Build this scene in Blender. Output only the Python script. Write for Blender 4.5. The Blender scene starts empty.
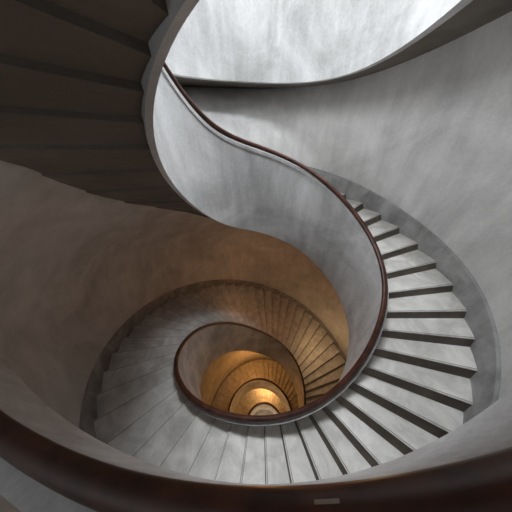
import bpy, bmesh, math, random
from math import pi, sin, cos
from mathutils import Matrix, Vector
random.seed(7)
C = bpy.context.scene.collection
S = 1.6                                   # metres per plan unit

# ------------------------------------------------------------------ plan of the stair (plan units)
rB = [0.7066, 0.7858, 0.8797, 0.998, 1.1271, 1.1823, 1.1743, 1.144, 1.1199, 1.1291, 1.2034, 1.395, 1.6643, 1.8612, 1.7151, 1.4004, 1.1402, 1.0393, 1.1975, 1.4262, 1.259, 1.3012, 1.5741, 1.1037, 0.9623, 0.9301, 0.9026, 0.8055, 0.7682, 0.7316, 0.8009, 0.8224, 0.6766, 0.5683, 0.4822]
zB = [-4.0594, -4.0984, -4.1388, -4.1818, -4.2379, -4.3335, -4.461, -4.6029, -4.7443, -4.8697, -4.9623, -5.0042, -5.0065, -4.9806, -4.9563, -4.9036, -4.7724, -4.5086, -4.0535, -3.443, -2.5687, -1.3554, -0.7683, -0.9306, -1.176, -0.8882, -0.9491, -0.8734, -1.018, -1.2433, -1.069, -0.9541, -1.2002, -1.2708, -1.3386]
rA = [8.0777, 4.202, 2.0982, 1.3908, 1.3047, 0.8767, 0.8786, 1.3945, 1.5868, 1.5753, 1.5171, 1.4613]
zA = [1.41, 1.1694, 0.8896, 0.5034, 0.6002, 1.1776, 0.9544, 0.5273, 0.451, 0.2557, 0.2863, 0.3157]
RR = [2.6438, 2.7825, 3.0408, 3.5926, 2.4667, 1.3302, 1.9387, 1.5339, 1.258, 1.1404]
RA = [1.1881, 1.3694, 2.4303, 2.7619]
HT = [0.13, 0.0997, 0.0995, 0.2225, 0.329, 0.3789]
HB = [1.7107, 1.7132, 1.6884, 1.3803, 0.9558, 1.1166, 1.0528, 0.7477, 0.8618]
HA = [0.12, 0.3257, 0.5039, 0.4383, 0.2497, 0.3778, 0.6802, 0.8823, 1.0834, 1.203, 1.3145]
PITCH = 3.19806

def spline(t0, h, v, t):
    x = min(max((t-t0)/h, 0), len(v)-1-1e-9); i = int(x); u = x-i
    w = [2*v[0]-v[1]]+list(v)+[2*v[-1]-v[-2]]
    a, b, c, d = w[i], w[i+1], w[i+2], w[min(i+3, len(w)-1)]
    return ((1-u)**3*a+(3*u**3-6*u**2+4)*b+(-3*u**3+3*u**2+3*u+1)*c+u**3*d)/6
def interp(t, K, v):
    if t <= K[0]: return v[0]
    for i in range(len(K)-1):
        if t <= K[i+1]:
            u = (t-K[i])/(K[i+1]-K[i]); return v[i]*(1-u)+v[i+1]*u
    return v[-1]
def ramp(t, a, b): return min(max((t-a)/(b-a), 0), 1)
def smooth(t, a, b):
    u = ramp(t, a, b); return u*u*(3-2*u)
def sm(f, t, w=.12):                      # rounds the corners of a piecewise-linear profile
    return sum(f(t+k*w) for k in (-2, -1, 0, 1, 2))/5
B_r = lambda t: spline(-6.5*pi, .25*pi, rB, t)
liftB = lambda t: .5*smooth(t, 1.35*pi, 2.0*pi)
B_z = lambda t: spline(-6.5*pi, .25*pi, zB, t)+PITCH*t/2/pi+liftB(t)
B_h = lambda t: spline(-2.5*pi, .5*pi, HB, t)
B_ht = lambda t: spline(-2*pi, .5*pi, HT, t)
B_R0 = lambda t: spline(-3*pi, .5*pi, RR, t)+.045*smooth(t, -.62*pi, -.38*pi)*(1-smooth(t, -.15*pi, .08*pi))
B_R = lambda t: B_R0(t)*(1-smooth(t, 1.05*pi, 1.22*pi))+2.35*smooth(t, 1.05*pi, 1.22*pi)
B_tread = lambda t: B_z(t)-B_ht(t)
B_bot = lambda t: B_z(t)-B_h(t)
A_r = lambda t: spline(-1.5*pi, .25*pi, rA, t)
A_z = lambda t: spline(-1.5*pi, .25*pi, zA, t)+PITCH*t/2/pi+1.2*smooth(t, .78*pi, 1.2*pi)
A_h = lambda t: spline(-1.25*pi, .25*pi, HA, t)
A_bot = lambda t: A_z(t)-A_h(t)
def A_R(t):
    if t < -.5*pi: return min(2.4, B_R0(t))
    r = spline(-.6*pi, .6*pi, RA, t); k = 1-smooth(t, -.5*pi, -.15*pi)
    return r*(1-k)+min(2.4, B_R0(t)+.1)*k
def P(r, t, z): return Vector((r*cos(t)*S, r*sin(t)*S, z*S))

# ------------------------------------------------------------------ materials
def concrete(name, c0, c1, rough=.75, scale=1.0, streak=.5, bump=.25, spec=.3):
    m = bpy.data.materials.new(name); m.use_nodes = True; nt = m.node_tree; N = nt.nodes; L = nt.links
    b = N['Principled BSDF']; b.inputs['Specular IOR Level'].default_value = spec
    tc = N.new('ShaderNodeTexCoord')
    def noise(sc, det, ro=.6, st=(1, 1, 1), dist=0):
        mp = N.new('ShaderNodeMapping'); mp.inputs['Scale'].default_value = st
        n = N.new('ShaderNodeTexNoise'); n.inputs['Scale'].default_value = sc*scale; n.inputs['Detail'].default_value = det
        n.inputs['Roughness'].default_value = ro; n.inputs['Distortion'].default_value = dist
        L.new(tc.outputs['Object'], mp.inputs['Vector']); L.new(mp.outputs['Vector'], n.inputs['Vector']); return n
    big = noise(1.1, 6, .62, dist=.6); drip = noise(5.5, 5, .6, (1, 1, .16)); fine = noise(34, 4, .7)
    def math_(op, a, v, bb=None):
        x = N.new('ShaderNodeMath'); x.operation = op; L.new(a, x.inputs[0])
        if bb is None: x.inputs[1].default_value = v
        else: L.new(bb, x.inputs[1])
        return x.outputs[0]
    s = math_('ADD', math_('MULTIPLY', big.outputs[0], 1-streak), 0, math_('MULTIPLY', drip.outputs[0], streak))
    s = math_('ADD', math_('MULTIPLY', s, .84), 0, math_('MULTIPLY', fine.outputs[0], .16))
    r = N.new('ShaderNodeValToRGB'); r.color_ramp.elements[0].position = .40; r.color_ramp.elements[1].position = .61
    r.color_ramp.elements[0].color = (*c0, 1); r.color_ramp.elements[1].color = (*c1, 1)
    L.new(s, r.inputs[0]); L.new(r.outputs[0], b.inputs['Base Color'])
    b.inputs['Roughness'].default_value = rough
    bp = N.new('ShaderNodeBump'); bp.inputs['Strength'].default_value = bump; bp.inputs['Distance'].default_value = .01
    L.new(s, bp.inputs['Height']); L.new(bp.outputs[0], b.inputs['Normal'])
    return m
M_par = concrete('parapet_concrete', (.38, .375, .37), (.68, .675, .67), streak=.3)
M_wall = concrete('wall_concrete', (.41, .40, .39), (.63, .615, .60), streak=.35, scale=.8)
M_tread = concrete('tread_stone', (.50, .48, .45), (.76, .73, .69), streak=.1, scale=2.2, rough=.7)
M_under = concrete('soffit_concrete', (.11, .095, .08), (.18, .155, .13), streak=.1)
M_skirt = concrete('skirting_concrete', (.20, .195, .19), (.37, .36, .35), streak=.2, scale=2)
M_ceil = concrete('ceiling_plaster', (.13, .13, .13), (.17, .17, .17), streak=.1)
def wood(name, c0, c1, rough=.38):
    m = bpy.data.materials.new(name); m.use_nodes = True; nt = m.node_tree; N = nt.nodes; L = nt.links
    b = N['Principled BSDF']; tc = N.new('ShaderNodeTexCoord')
    n = N.new('ShaderNodeTexNoise'); n.inputs['Scale'].default_value = 9; n.inputs['Detail'].default_value = 6
    L.new(tc.outputs['Object'], n.inputs['Vector'])
    r = N.new('ShaderNodeValToRGB'); r.color_ramp.elements[0].position = .35; r.color_ramp.elements[1].position = .68
    r.color_ramp.elements[0].color = (*c0, 1); r.color_ramp.elements[1].color = (*c1, 1)
    L.new(n.outputs[0], r.inputs[0]); L.new(r.outputs[0], b.inputs['Base Color'])
    b.inputs['Roughness'].default_value = rough
    return m
M_wood = wood('handrail_wood', (.03, .011, .007), (.085, .028, .016))
M_highlight = bpy.data.materials.new('worn_metal'); M_highlight.use_nodes = True  # pale tone of the highlight strip on the near rail
_b = M_highlight.node_tree.nodes['Principled BSDF']; _b.inputs['Base Color'].default_value = (.35, .27, .2, 1); _b.inputs['Metallic'].default_value = .6; _b.inputs['Roughness'].default_value = .35

# ------------------------------------------------------------------ helpers
def obj(name, bm, mats, parent=None, smooth_=False, kind=None):
    me = bpy.data.meshes.new(name); bmesh.ops.recalc_face_normals(bm, faces=bm.faces[:]); bm.to_mesh(me); bm.free()
    for m in (mats if isinstance(mats, (list, tuple)) else [mats]): me.materials.append(m)
    if smooth_:
        me.polygons.foreach_set('use_smooth', [True]*len(me.polygons))
        try: me.set_sharp_from_angle(angle=math.radians(40))
        except Exception: pass
    o = bpy.data.objects.new(name, me); C.objects.link(o); o.parent = parent
    if kind: o['kind'] = kind
    return o
def sweep(bm, section, ts, cap=True):
    """section(t) -> closed loop of points; joins them along ts."""
    rings = [[bm.verts.new(p) for p in section(t)] for t in ts]; n = len(rings[0])
    for a, b in zip(rings, rings[1:]):
        for i in range(n): bm.faces.new((a[i], a[(i+1) % n], b[(i+1) % n], b[i]))
    if cap: bm.faces.new(rings[0]); bm.faces.new(rings[-1][::-1])
def lin(a, b, n): return [a+(b-a)*i/(n-1) for i in range(n)]
def empty(name, loc, label, cat):
    o = bpy.data.objects.new(name, None); C.objects.link(o); o.location = loc; o['label'] = label; o['category'] = cat
    o.empty_display_size = .2; return o
def child(o, parent):
    o.parent = parent; o.matrix_parent_inverse = Matrix.Translation(-Vector(parent.location)); return o
def rail_section(rf, zf, rad, dz=0, squash=1.0):
    def f(t):
        r, z = rf(t), zf(t)+dz; e = 1e-3
        a = P(rf(t-e), t-e, zf(t-e)); b = P(rf(t+e), t+e, zf(t+e)); T = (b-a).normalized()
        side = Vector((cos(t), sin(t), 0)); side = (side-T*side.dot(T)).normalized(); up = T.cross(side)
        if up.z < 0: up = -up
        c = P(r, t, z); q = rad(t) if callable(rad) else rad
        return [c+side*(cos(k*2*pi/14)*q)+up*(sin(k*2*pi/14)*q*squash) for k in range(14)]
    return f

# ------------------------------------------------------------------ main staircase (strand B)
d = math.radians
EDGES = [-140.2, -129.5, -119.2, -109.5, -99.6, -88.8, -78.6, -68.8, -59.0, -50.3, -41.9, -33.6, -26.4, -19.4, -11.9, -4.4, 3.5]
# (inner, outer) azimuth of every riser, in degrees: the risers are slightly skewed to the radius
MEAS = [(-140.9, -137.3), (-133.0, -128.8), (-125.0, -120.5), (-117.1, -112.4), (-109.4, -104.2), (-101.7, -95.4), (-94.0, -86.7),
        (-86.9, -77.8), (-80.0, -68.8), (-73.0, -60.4), (-64.8, -52.2), (-56.0, -43.9), (-47.4, -35.6), (-38.5, -27.4), (-28.6, -18.6),
        (-17.9, -9.6), (-6.4, -.6), (6.3, 8.5), (17.8, 17.6)]
SOFF = [(149, 147), (163, 161.5), (175.0, 175.2), (185.3, 187), (194.8, 197), (203.2, 205.5), (210.6, 213), (217.2, 220), (223.4, 227), (230, 235),
        (238, 243), (246.5, 251.5), (255.5, 260.5), (265, 270), (274.5, 279.5), (284, 289), (294, 299), (304, 309), (314, 319), (324, 329), (334, 339)]
E_ = []
k = 1; a = MEAS[0][0]
while a > -1150:
    a -= max(8.4-.25*k, 6.4); E_.append((a, a+3.6*max(1-k/18, 0))); k += 1
E_ = E_[::-1]+MEAS
nf = 14
for k in range(1, nf): E_.append(tuple(MEAS[-1][j]+(SOFF[0][j]-MEAS[-1][j])*k/nf for j in (0, 1)))
E_ += SOFF
EDGES = [(d(a), d(b)) for a, b in E_]
T_TOP = EDGES[-1][0]; T_LOW = EDGES[0][0]
SK = .05/S                                 # parapet thickness
stair = empty('spiral_staircase', (0, 0, P(1, 0, B_tread(T_LOW)).z), 'long pale concrete spiral staircase winding down into the orange-lit depth of the well', 'staircase')

def across(ti, to, z_in, z_out, n=1):
    """points of a radial edge from the parapet to the outer wall"""
    I = P(B_r(ti)+SK*.6, ti, z_in); O = P(B_R0(to), to, z_out); k = (B_R(to)+.09)/B_R0(to)
    return I, I+(O-I)*k
def DROP(e0):
    i = EDGES.index(e0)
    return B_tread(e0[1])-B_tread(EDGES[i-1][1]) if i else .1
def step_bm(bm, e0, e1, nose=.004):
    """one solid step between riser lines e0 < e1 (e0 is its front, lower edge)"""
    n = 4; TH = .01; back = .012
    es = [(e0[0]+(e1[0]+back-e0[0])*k/(n-1), e0[1]+(e1[1]+back-e0[1])*k/(n-1)) for k in range(n)]
    zt = B_tread(e0[1])
    V = lambda p: bm.verts.new(p)
    bot = []
    for k, (a, b) in enumerate(es):
        u = 1-k/(n-1); I, O = across(a, b, B_bot(a)+.012+.024*u, B_bot(b)+.03+.012*u); bot.append([V(I), V(O)])
    mid = [[V(p) for p in across(a, b, zt-TH, zt-TH)] for a, b in es]
    def f(vs, m):
        fc = bm.faces.new(vs); fc.material_index = m
    def solid(lo, hi, ml, mh, mf, mb):
        for k in range(n-1):
            f((lo[k][0], lo[k+1][0], lo[k+1][1], lo[k][1]), ml); f((hi[k][0], hi[k][1], hi[k+1][1], hi[k+1][0]), mh)
            f((lo[k][0], hi[k][0], hi[k+1][0], lo[k+1][0]), mb); f((lo[k][1], lo[k+1][1], hi[k+1][1], hi[k][1]), mb)
        f((lo[0][0], lo[0][1], hi[0][1], hi[0][0]), mf); f((lo[-1][0], hi[-1][0], hi[-1][1], lo[-1][1]), mb)
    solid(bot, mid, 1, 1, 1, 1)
    # battered riser standing on the tread below
    zl = zt-DROP(e0)-.005
    fl = (.012+.030*smooth(e0[1], d(-118), d(-70)))/B_R0(e0[1])
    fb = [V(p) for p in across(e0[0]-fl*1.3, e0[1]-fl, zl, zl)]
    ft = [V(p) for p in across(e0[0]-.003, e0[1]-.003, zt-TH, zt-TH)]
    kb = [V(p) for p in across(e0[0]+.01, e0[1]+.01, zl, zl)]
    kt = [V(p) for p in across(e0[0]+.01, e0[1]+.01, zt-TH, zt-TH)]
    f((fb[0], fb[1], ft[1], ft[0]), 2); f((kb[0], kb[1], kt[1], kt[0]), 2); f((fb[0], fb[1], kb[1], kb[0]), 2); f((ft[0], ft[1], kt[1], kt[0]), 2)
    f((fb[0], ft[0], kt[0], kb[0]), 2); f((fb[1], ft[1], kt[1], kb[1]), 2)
    es2 = [(e0[0]-nose/B_R0(e0[1]), e0[1]-nose/B_R0(e0[1]))]+es[1:]
    lo = [[V(p) for p in across(a, b, zt-TH, zt-TH)] for a, b in es2]
    hi = [[V(p) for p in across(a, b, zt, zt)] for a, b in es2]
    solid(lo, hi, 0, 0, 0, 0)
    g = [[V(p) for p in across(e0[0]+q/B_R0(e0[1]), e0[1]+q/B_R0(e0[1]), zt+.0012, zt+.0012)] for q in (.004, .013)]
    f((g[0][0], g[0][1], g[1][1], g[1][0]), 3)
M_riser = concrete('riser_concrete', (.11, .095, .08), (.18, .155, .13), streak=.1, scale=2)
M_nose = concrete('worn_nosing', (.24, .23, .215), (.36, .345, .32), streak=.1, scale=2.2)
smats = [M_tread, M_under, M_riser, M_nose]
N_SEP = 96
steps = list(zip(EDGES, EDGES[1:]))
T_TOP = EDGES[-1][0]
rest = bmesh.new()
for k, (t0, t1) in enumerate(steps):
    if k >= len(steps)-N_SEP:
        bm = bmesh.new(); step_bm(bm, t0, t1); child(obj('step', bm, smats), stair)
    else: step_bm(rest, t0, t1)
child(obj('lower_steps', rest, smats, kind='stuff'), stair)

ts = lin(T_LOW, T_TOP, 620)
bm = bmesh.new()
def par_sec(t):
    r, zt, zb = B_r(t), B_z(t)-.055, B_bot(t)
    return [P(r+.004, t, zb), P(r-.004, t, zt), P(r+SK, t, zt), P(r+SK, t, zb)]
sweep(bm, par_sec, ts)
child(obj('parapet', bm, M_par, smooth_=True), stair)
bm = bmesh.new()
def cop_sec(t):
    r, z = B_r(t), B_z(t)-.03
    return [P(r-.014, t, z-.028), P(r-.014, t, z), P(r+SK+.012, t, z), P(r+SK+.012, t, z-.028)]
sweep(bm, cop_sec, ts)
child(obj('coping', bm, M_par, smooth_=True), stair)
bm = bmesh.new()
sweep(bm, rail_section(lambda t: B_r(t)+.002, B_z, lambda t: .036+.014*smooth(-t, .4*pi, 1.4*pi)+.05*smooth(-t, 2.5*pi, 5*pi), .0, .9), ts)
child(obj('handrail', bm, M_wood, smooth_=True), stair)

# ------------------------------------------------------------------ upper flight (strand A), passing under the camera and across the top
PK = 4
TA0, TA1 = -.93*pi, .88*pi
ta = lin(TA0, TA1, 240)
upper = empty('spiral_staircase', (0, 0, P(1, 0, A_bot(0)).z), 'nearest upper spiral flight, its thick dark handrail sweeping across the bottom foreground', 'staircase')
bm = bmesh.new()
sweep(bm, lambda t: [P(A_r(t), t, A_bot(t)), P(A_r(t), t, A_z(t)-.03), P(A_r(t)+.085, t, A_z(t)-.03), P(A_r(t)+.085, t, A_bot(t))], ta)
child(obj('parapet', bm, M_par, smooth_=True), upper)
bm = bmesh.new()
sweep(bm, rail_section(lambda t: A_r(t)+.012, A_z, .043, 0, .9), ta)
hr = child(obj('handrail', bm, M_wood, smooth_=True), upper)
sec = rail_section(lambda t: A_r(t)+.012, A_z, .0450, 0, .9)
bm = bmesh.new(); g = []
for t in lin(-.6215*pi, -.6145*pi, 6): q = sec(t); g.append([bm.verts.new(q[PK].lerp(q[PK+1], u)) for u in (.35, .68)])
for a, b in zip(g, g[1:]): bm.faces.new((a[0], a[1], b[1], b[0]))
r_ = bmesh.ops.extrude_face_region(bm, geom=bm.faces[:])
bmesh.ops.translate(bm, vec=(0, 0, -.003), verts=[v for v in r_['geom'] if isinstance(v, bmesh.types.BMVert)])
pl = obj('worn_plate', bm, M_highlight); pl.parent = hr; pl['label'] = 'small scuffed metal plate on the handrail'  # thin strip added to imitate a reflected highlight on the rail
bm = bmesh.new()
tb = lin(-.72*pi, TA1, 160)
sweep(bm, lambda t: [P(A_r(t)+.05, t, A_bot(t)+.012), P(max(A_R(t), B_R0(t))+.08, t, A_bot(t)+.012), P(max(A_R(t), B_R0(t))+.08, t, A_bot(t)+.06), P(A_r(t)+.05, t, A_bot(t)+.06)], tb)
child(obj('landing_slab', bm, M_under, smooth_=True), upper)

# ------------------------------------------------------------------ walls
def prof(bot, top, z):
    (r0, z0), (r1, z1) = bot, top
    u = min(max((z-z0)/max(z1-z0, .05), 0), 1); return r0+(r1-r0)*u**3.2
def loft(name, bot, top, ts, rows=26, mat=M_wall, thick=.16):
    bm = bmesh.new(); g = []; g2 = []
    for t in ts:
        (r0, z0), (r1, z1) = bot(t), top(t)
        g.append([bm.verts.new(P(r0+(r1-r0)*(k/rows)**3.2, t, z0+(z1-z0)*k/rows)) for k in range(rows+1)])
        g2.append([bm.verts.new(P(r0+(r1-r0)*(k/rows)**3.2+thick, t, z0+(z1-z0)*k/rows)) for k in range(rows+1)])
    for a, b, c, e in zip(g, g[1:], g2, g2[1:]):
        for k in range(rows):
            bm.faces.new((a[k], a[k+1], b[k+1], b[k])); bm.faces.new((c[k], e[k], e[k+1], c[k+1]))
        bm.faces.new((a[0], b[0], e[0], c[0])); bm.faces.new((a[-1], c[-1], e[-1], b[-1]))
    for q, h in ((g[0], g2[0]), (g[-1], g2[-1])): bm.faces.new(q+h[::-1])
    o = obj(name, bm, mat, smooth_=True, kind='structure'); return o
wb = lambda t: (B_R(t), B_tread(t)-.12)
t_sw = -.70*pi
def top_low(t): return (B_R(t+2*pi), B_bot(t+2*pi)+.1)
loft('wall_left', wb, top_low, lin(T_LOW, t_sw, 320))
def top_up(t):
    k = 1-smooth(t, t_sw, -.5*pi)
    r, z = A_R(t), A_bot(t)+.02
    r2, z2 = top_low(t)
    return (r*(1-k)+r2*k, z*(1-k)+z2*k)
loft('wall_right', wb, top_up, lin(t_sw, 1.2*pi, 150))
ZC = 4.3
def RU(t): return 2.45
loft('wall_upper', lambda t: ((max(A_R(t), B_R0(t)+.02) if t > -.6*pi else 2.4), A_bot(max(t, -.86*pi))+.03) if t < 1.2*pi else (2.4, .2), lambda t: (2.5, ZC), lin(-.86*pi, 1.13*pi, 150), rows=6, mat=M_ceil)

# unseen slab added outside the left wall to stop stray light
bm = bmesh.new()
sweep(bm, lambda t: [P(B_R(t)+.02, t, B_bot(t)+.1), P(2.5, t, B_bot(t)+.1), P(2.5, t, B_bot(t)+.16), P(B_R(t)+.02, t, B_bot(t)+.16)], lin(.95*pi, 1.25*pi, 30))
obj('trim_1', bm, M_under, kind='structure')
# skirting band that follows the treads up the outer wall
def skirt_sec(t):
    (r0, z0), (r1, z1) = wb(t), (top_low(t) if t < t_sw else top_up(t))
    at = lambda z: prof((r0, z0), (r1, z1), z)
    za = B_tread(t)-.1; zb_ = B_tread(t)+SKH(t)
    return [P(at(za)+.02, t, za), P(at(za)-.018, t, za), P(at(zb_)-.018, t, zb_-.012), P(at(zb_)-.006, t, zb_), P(at(zb_)+.02, t, zb_)]
SKH = lambda t: .19
bm = bmesh.new(); sweep(bm, skirt_sec, lin(T_LOW, 1.0*pi, 420))
obj('baseboard_outer', bm, M_skirt, smooth_=True, kind='structure')

# ------------------------------------------------------------------ closed ceiling, floor of the well
n = 72
def ring(bm, r, z): return [bm.verts.new((r*cos(2*pi*k/n)*S, r*sin(2*pi*k/n)*S, z*S)) for k in range(n)]
def slab(name, r, z0, z1, mat):
    bm = bmesh.new(); c, c2 = ring(bm, r, z0), ring(bm, r, z1); bm.faces.new(c); bm.faces.new(c2)
    for k in range(n): bm.faces.new((c[k], c[(k+1) % n], c2[(k+1) % n], c2[k]))
    obj(name, bm, mat, kind='structure')
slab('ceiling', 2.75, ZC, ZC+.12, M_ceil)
ZF = B_bot(T_LOW)-.1
slab('floor', 3.4, ZF, ZF-.1, M_tread)

# ------------------------------------------------------------------ light
w = bpy.data.worlds.new('sky'); bpy.context.scene.world = w; w.use_nodes = True
bg = w.node_tree.nodes['Background']; bg.inputs[0].default_value = (.86, .93, 1.0, 1); bg.inputs[1].default_value = .02
def linked(name, l, loc, rot=(0, 0, 0)):
    o = bpy.data.objects.new(name, l); C.objects.link(o); o.location = loc; o.rotation_euler = rot; return o
M_glow = bpy.data.materials.new('daylit_glass'); M_glow.use_nodes = True  # glow of the added fill panels
_b = M_glow.node_tree.nodes['Principled BSDF']; _b.inputs['Base Color'].default_value = (.8, .85, .9, 1); _b.inputs['Emission Color'].default_value = (.9, .95, 1, 1); _b.inputs['Emission Strength'].default_value = 1.0
M_fill_frame = concrete('window_frame_paint', (.10, .10, .10), (.14, .14, .14), bump=0)
def frame_box(bm, c, ux, uy, uz, sx, sy, sz):
    r = [bm.verts.new(c+ux*(sx*a)+uy*(sy*b)+uz*(sz*e)) for a in (-.5, .5) for b in (-.5, .5) for e in (-.5, .5)]
    for q in ((0, 1, 3, 2), (4, 6, 7, 5), (0, 4, 5, 1), (2, 3, 7, 6), (0, 2, 6, 4), (1, 5, 7, 3)): bm.faces.new([r[k] for k in q])
nfill = 0
def fill_panel(c, ux, uy, uz, wd, hg):  # added frame and glowing panel, nothing cut in the wall behind
    """a framed pane: ux across, uy up, uz towards the room"""
    global nfill; nfill += 1
    bm = bmesh.new()
    for sgn in (-1, 1):
        frame_box(bm, c+ux*(sgn*wd/2), ux, uy, uz, .06, hg+.06, .08); frame_box(bm, c+uy*(sgn*hg/2), ux, uy, uz, wd, .06, .08)
    fr = obj('window_%d' % nfill, bm, M_fill_frame, kind='structure')
    bm = bmesh.new(); frame_box(bm, c-uz*.02, ux, uy, uz, wd, hg, .015); obj('pane', bm, M_glow, fr)
def overhead_fill(x, y, r, power):  # unseen overhead light, added and placed to balance the brightness
    l = bpy.data.lights.new('skylight_daylight', 'AREA'); l.shape = 'DISK'; l.size = 2*r*S; l.energy = power; l.color = (.90, .95, 1.0)
    linked('skylight_daylight', l, (x*S, y*S, ZC*S-.08))
    fill_panel(Vector((x*S, y*S, ZC*S-.02)), Vector((1, 0, 0)), Vector((0, 1, 0)), Vector((0, 0, -1)), 2*r*S, 2*r*S)
def side_fill(t, z, power, col=(.93, .97, 1.0)):  # unseen side light, added to brighten the right wall
    l = bpy.data.lights.new('window_daylight', 'AREA'); l.shape = 'RECTANGLE'; l.size = 1.4*S; l.size_y = 1.4*S; l.energy = power; l.color = col
    q = Vector((-cos(t), -sin(t), 0)); linked('window_daylight', l, P(2.26, t, z), q.to_track_quat('-Z', 'Y').to_euler())
    fill_panel(P(2.31, t, z), Vector((-sin(t), cos(t), 0)), Vector((0, 0, 1)), q, 1.4*S, 1.4*S)
overhead_fill(0, 1.8, .6, 540)
overhead_fill(1.3, 1.3, .6, 350)
overhead_fill(1.2, -1.2, .6, 560)
side_fill(.96*pi, 2.4, 360)
def lamp(name, r, t, z, power, col, rad=.15):
    l = bpy.data.lights.new(name, 'POINT'); l.energy = power; l.color = col; l.shadow_soft_size = rad
    return linked(name, l, P(r, t, z))
lamp('wall_lamp', 2.2, -1.9*pi, B_tread(-1.9*pi)+1.0, 38, (1, .64, .32), .3)
lamp('wall_lamp', 1.7, -1.75*pi, B_tread(-1.75*pi)+1.6, 15, (1, .44, .18), .3)
lamp('wall_lamp', 1.9, -1.5*pi, B_tread(-1.5*pi)+1.3, 20, (1, .50, .22), .4)
lamp('wall_lamp', 1.8, -3.5*pi, B_tread(-3.5*pi)+1.6, 92, (1, .42, .10))
lamp('wall_lamp', 2.0, -4.6*pi, B_tread(-4.6*pi)+.8, 130, (1, .5, .16))
lamp('wall_lamp', 2.0, -5.6*pi, B_tread(-5.6*pi)+.8, 200, (1, .5, .16))
lamp('wall_lamp', -.1, 0, ZF+.4, 120, (1, .72, .45))

# ------------------------------------------------------------------ camera
cam = bpy.data.cameras.new('camera'); co = bpy.data.objects.new('camera', cam); C.objects.link(co)
Rm = Matrix([[0.967077, 0.182018, -0.177852], [-0.252525, 0.59984, -0.759226], [-0.03151, 0.779142, 0.626055]])
co.matrix_world = Matrix.Translation(Vector([-0.56995, -1.205, 0.0])*S) @ Rm.to_4x4()
cam.sensor_width = 36; cam.lens = 170.201/512*36; cam.clip_start = .02; cam.clip_end = 200
sc = bpy.context.scene; sc.camera = co
sc.view_settings.view_transform = 'Standard'; sc.view_settings.look = 'None'; sc.view_settings.gamma = 1
sc.view_settings.use_curve_mapping = False; sc.view_settings.exposure = 0
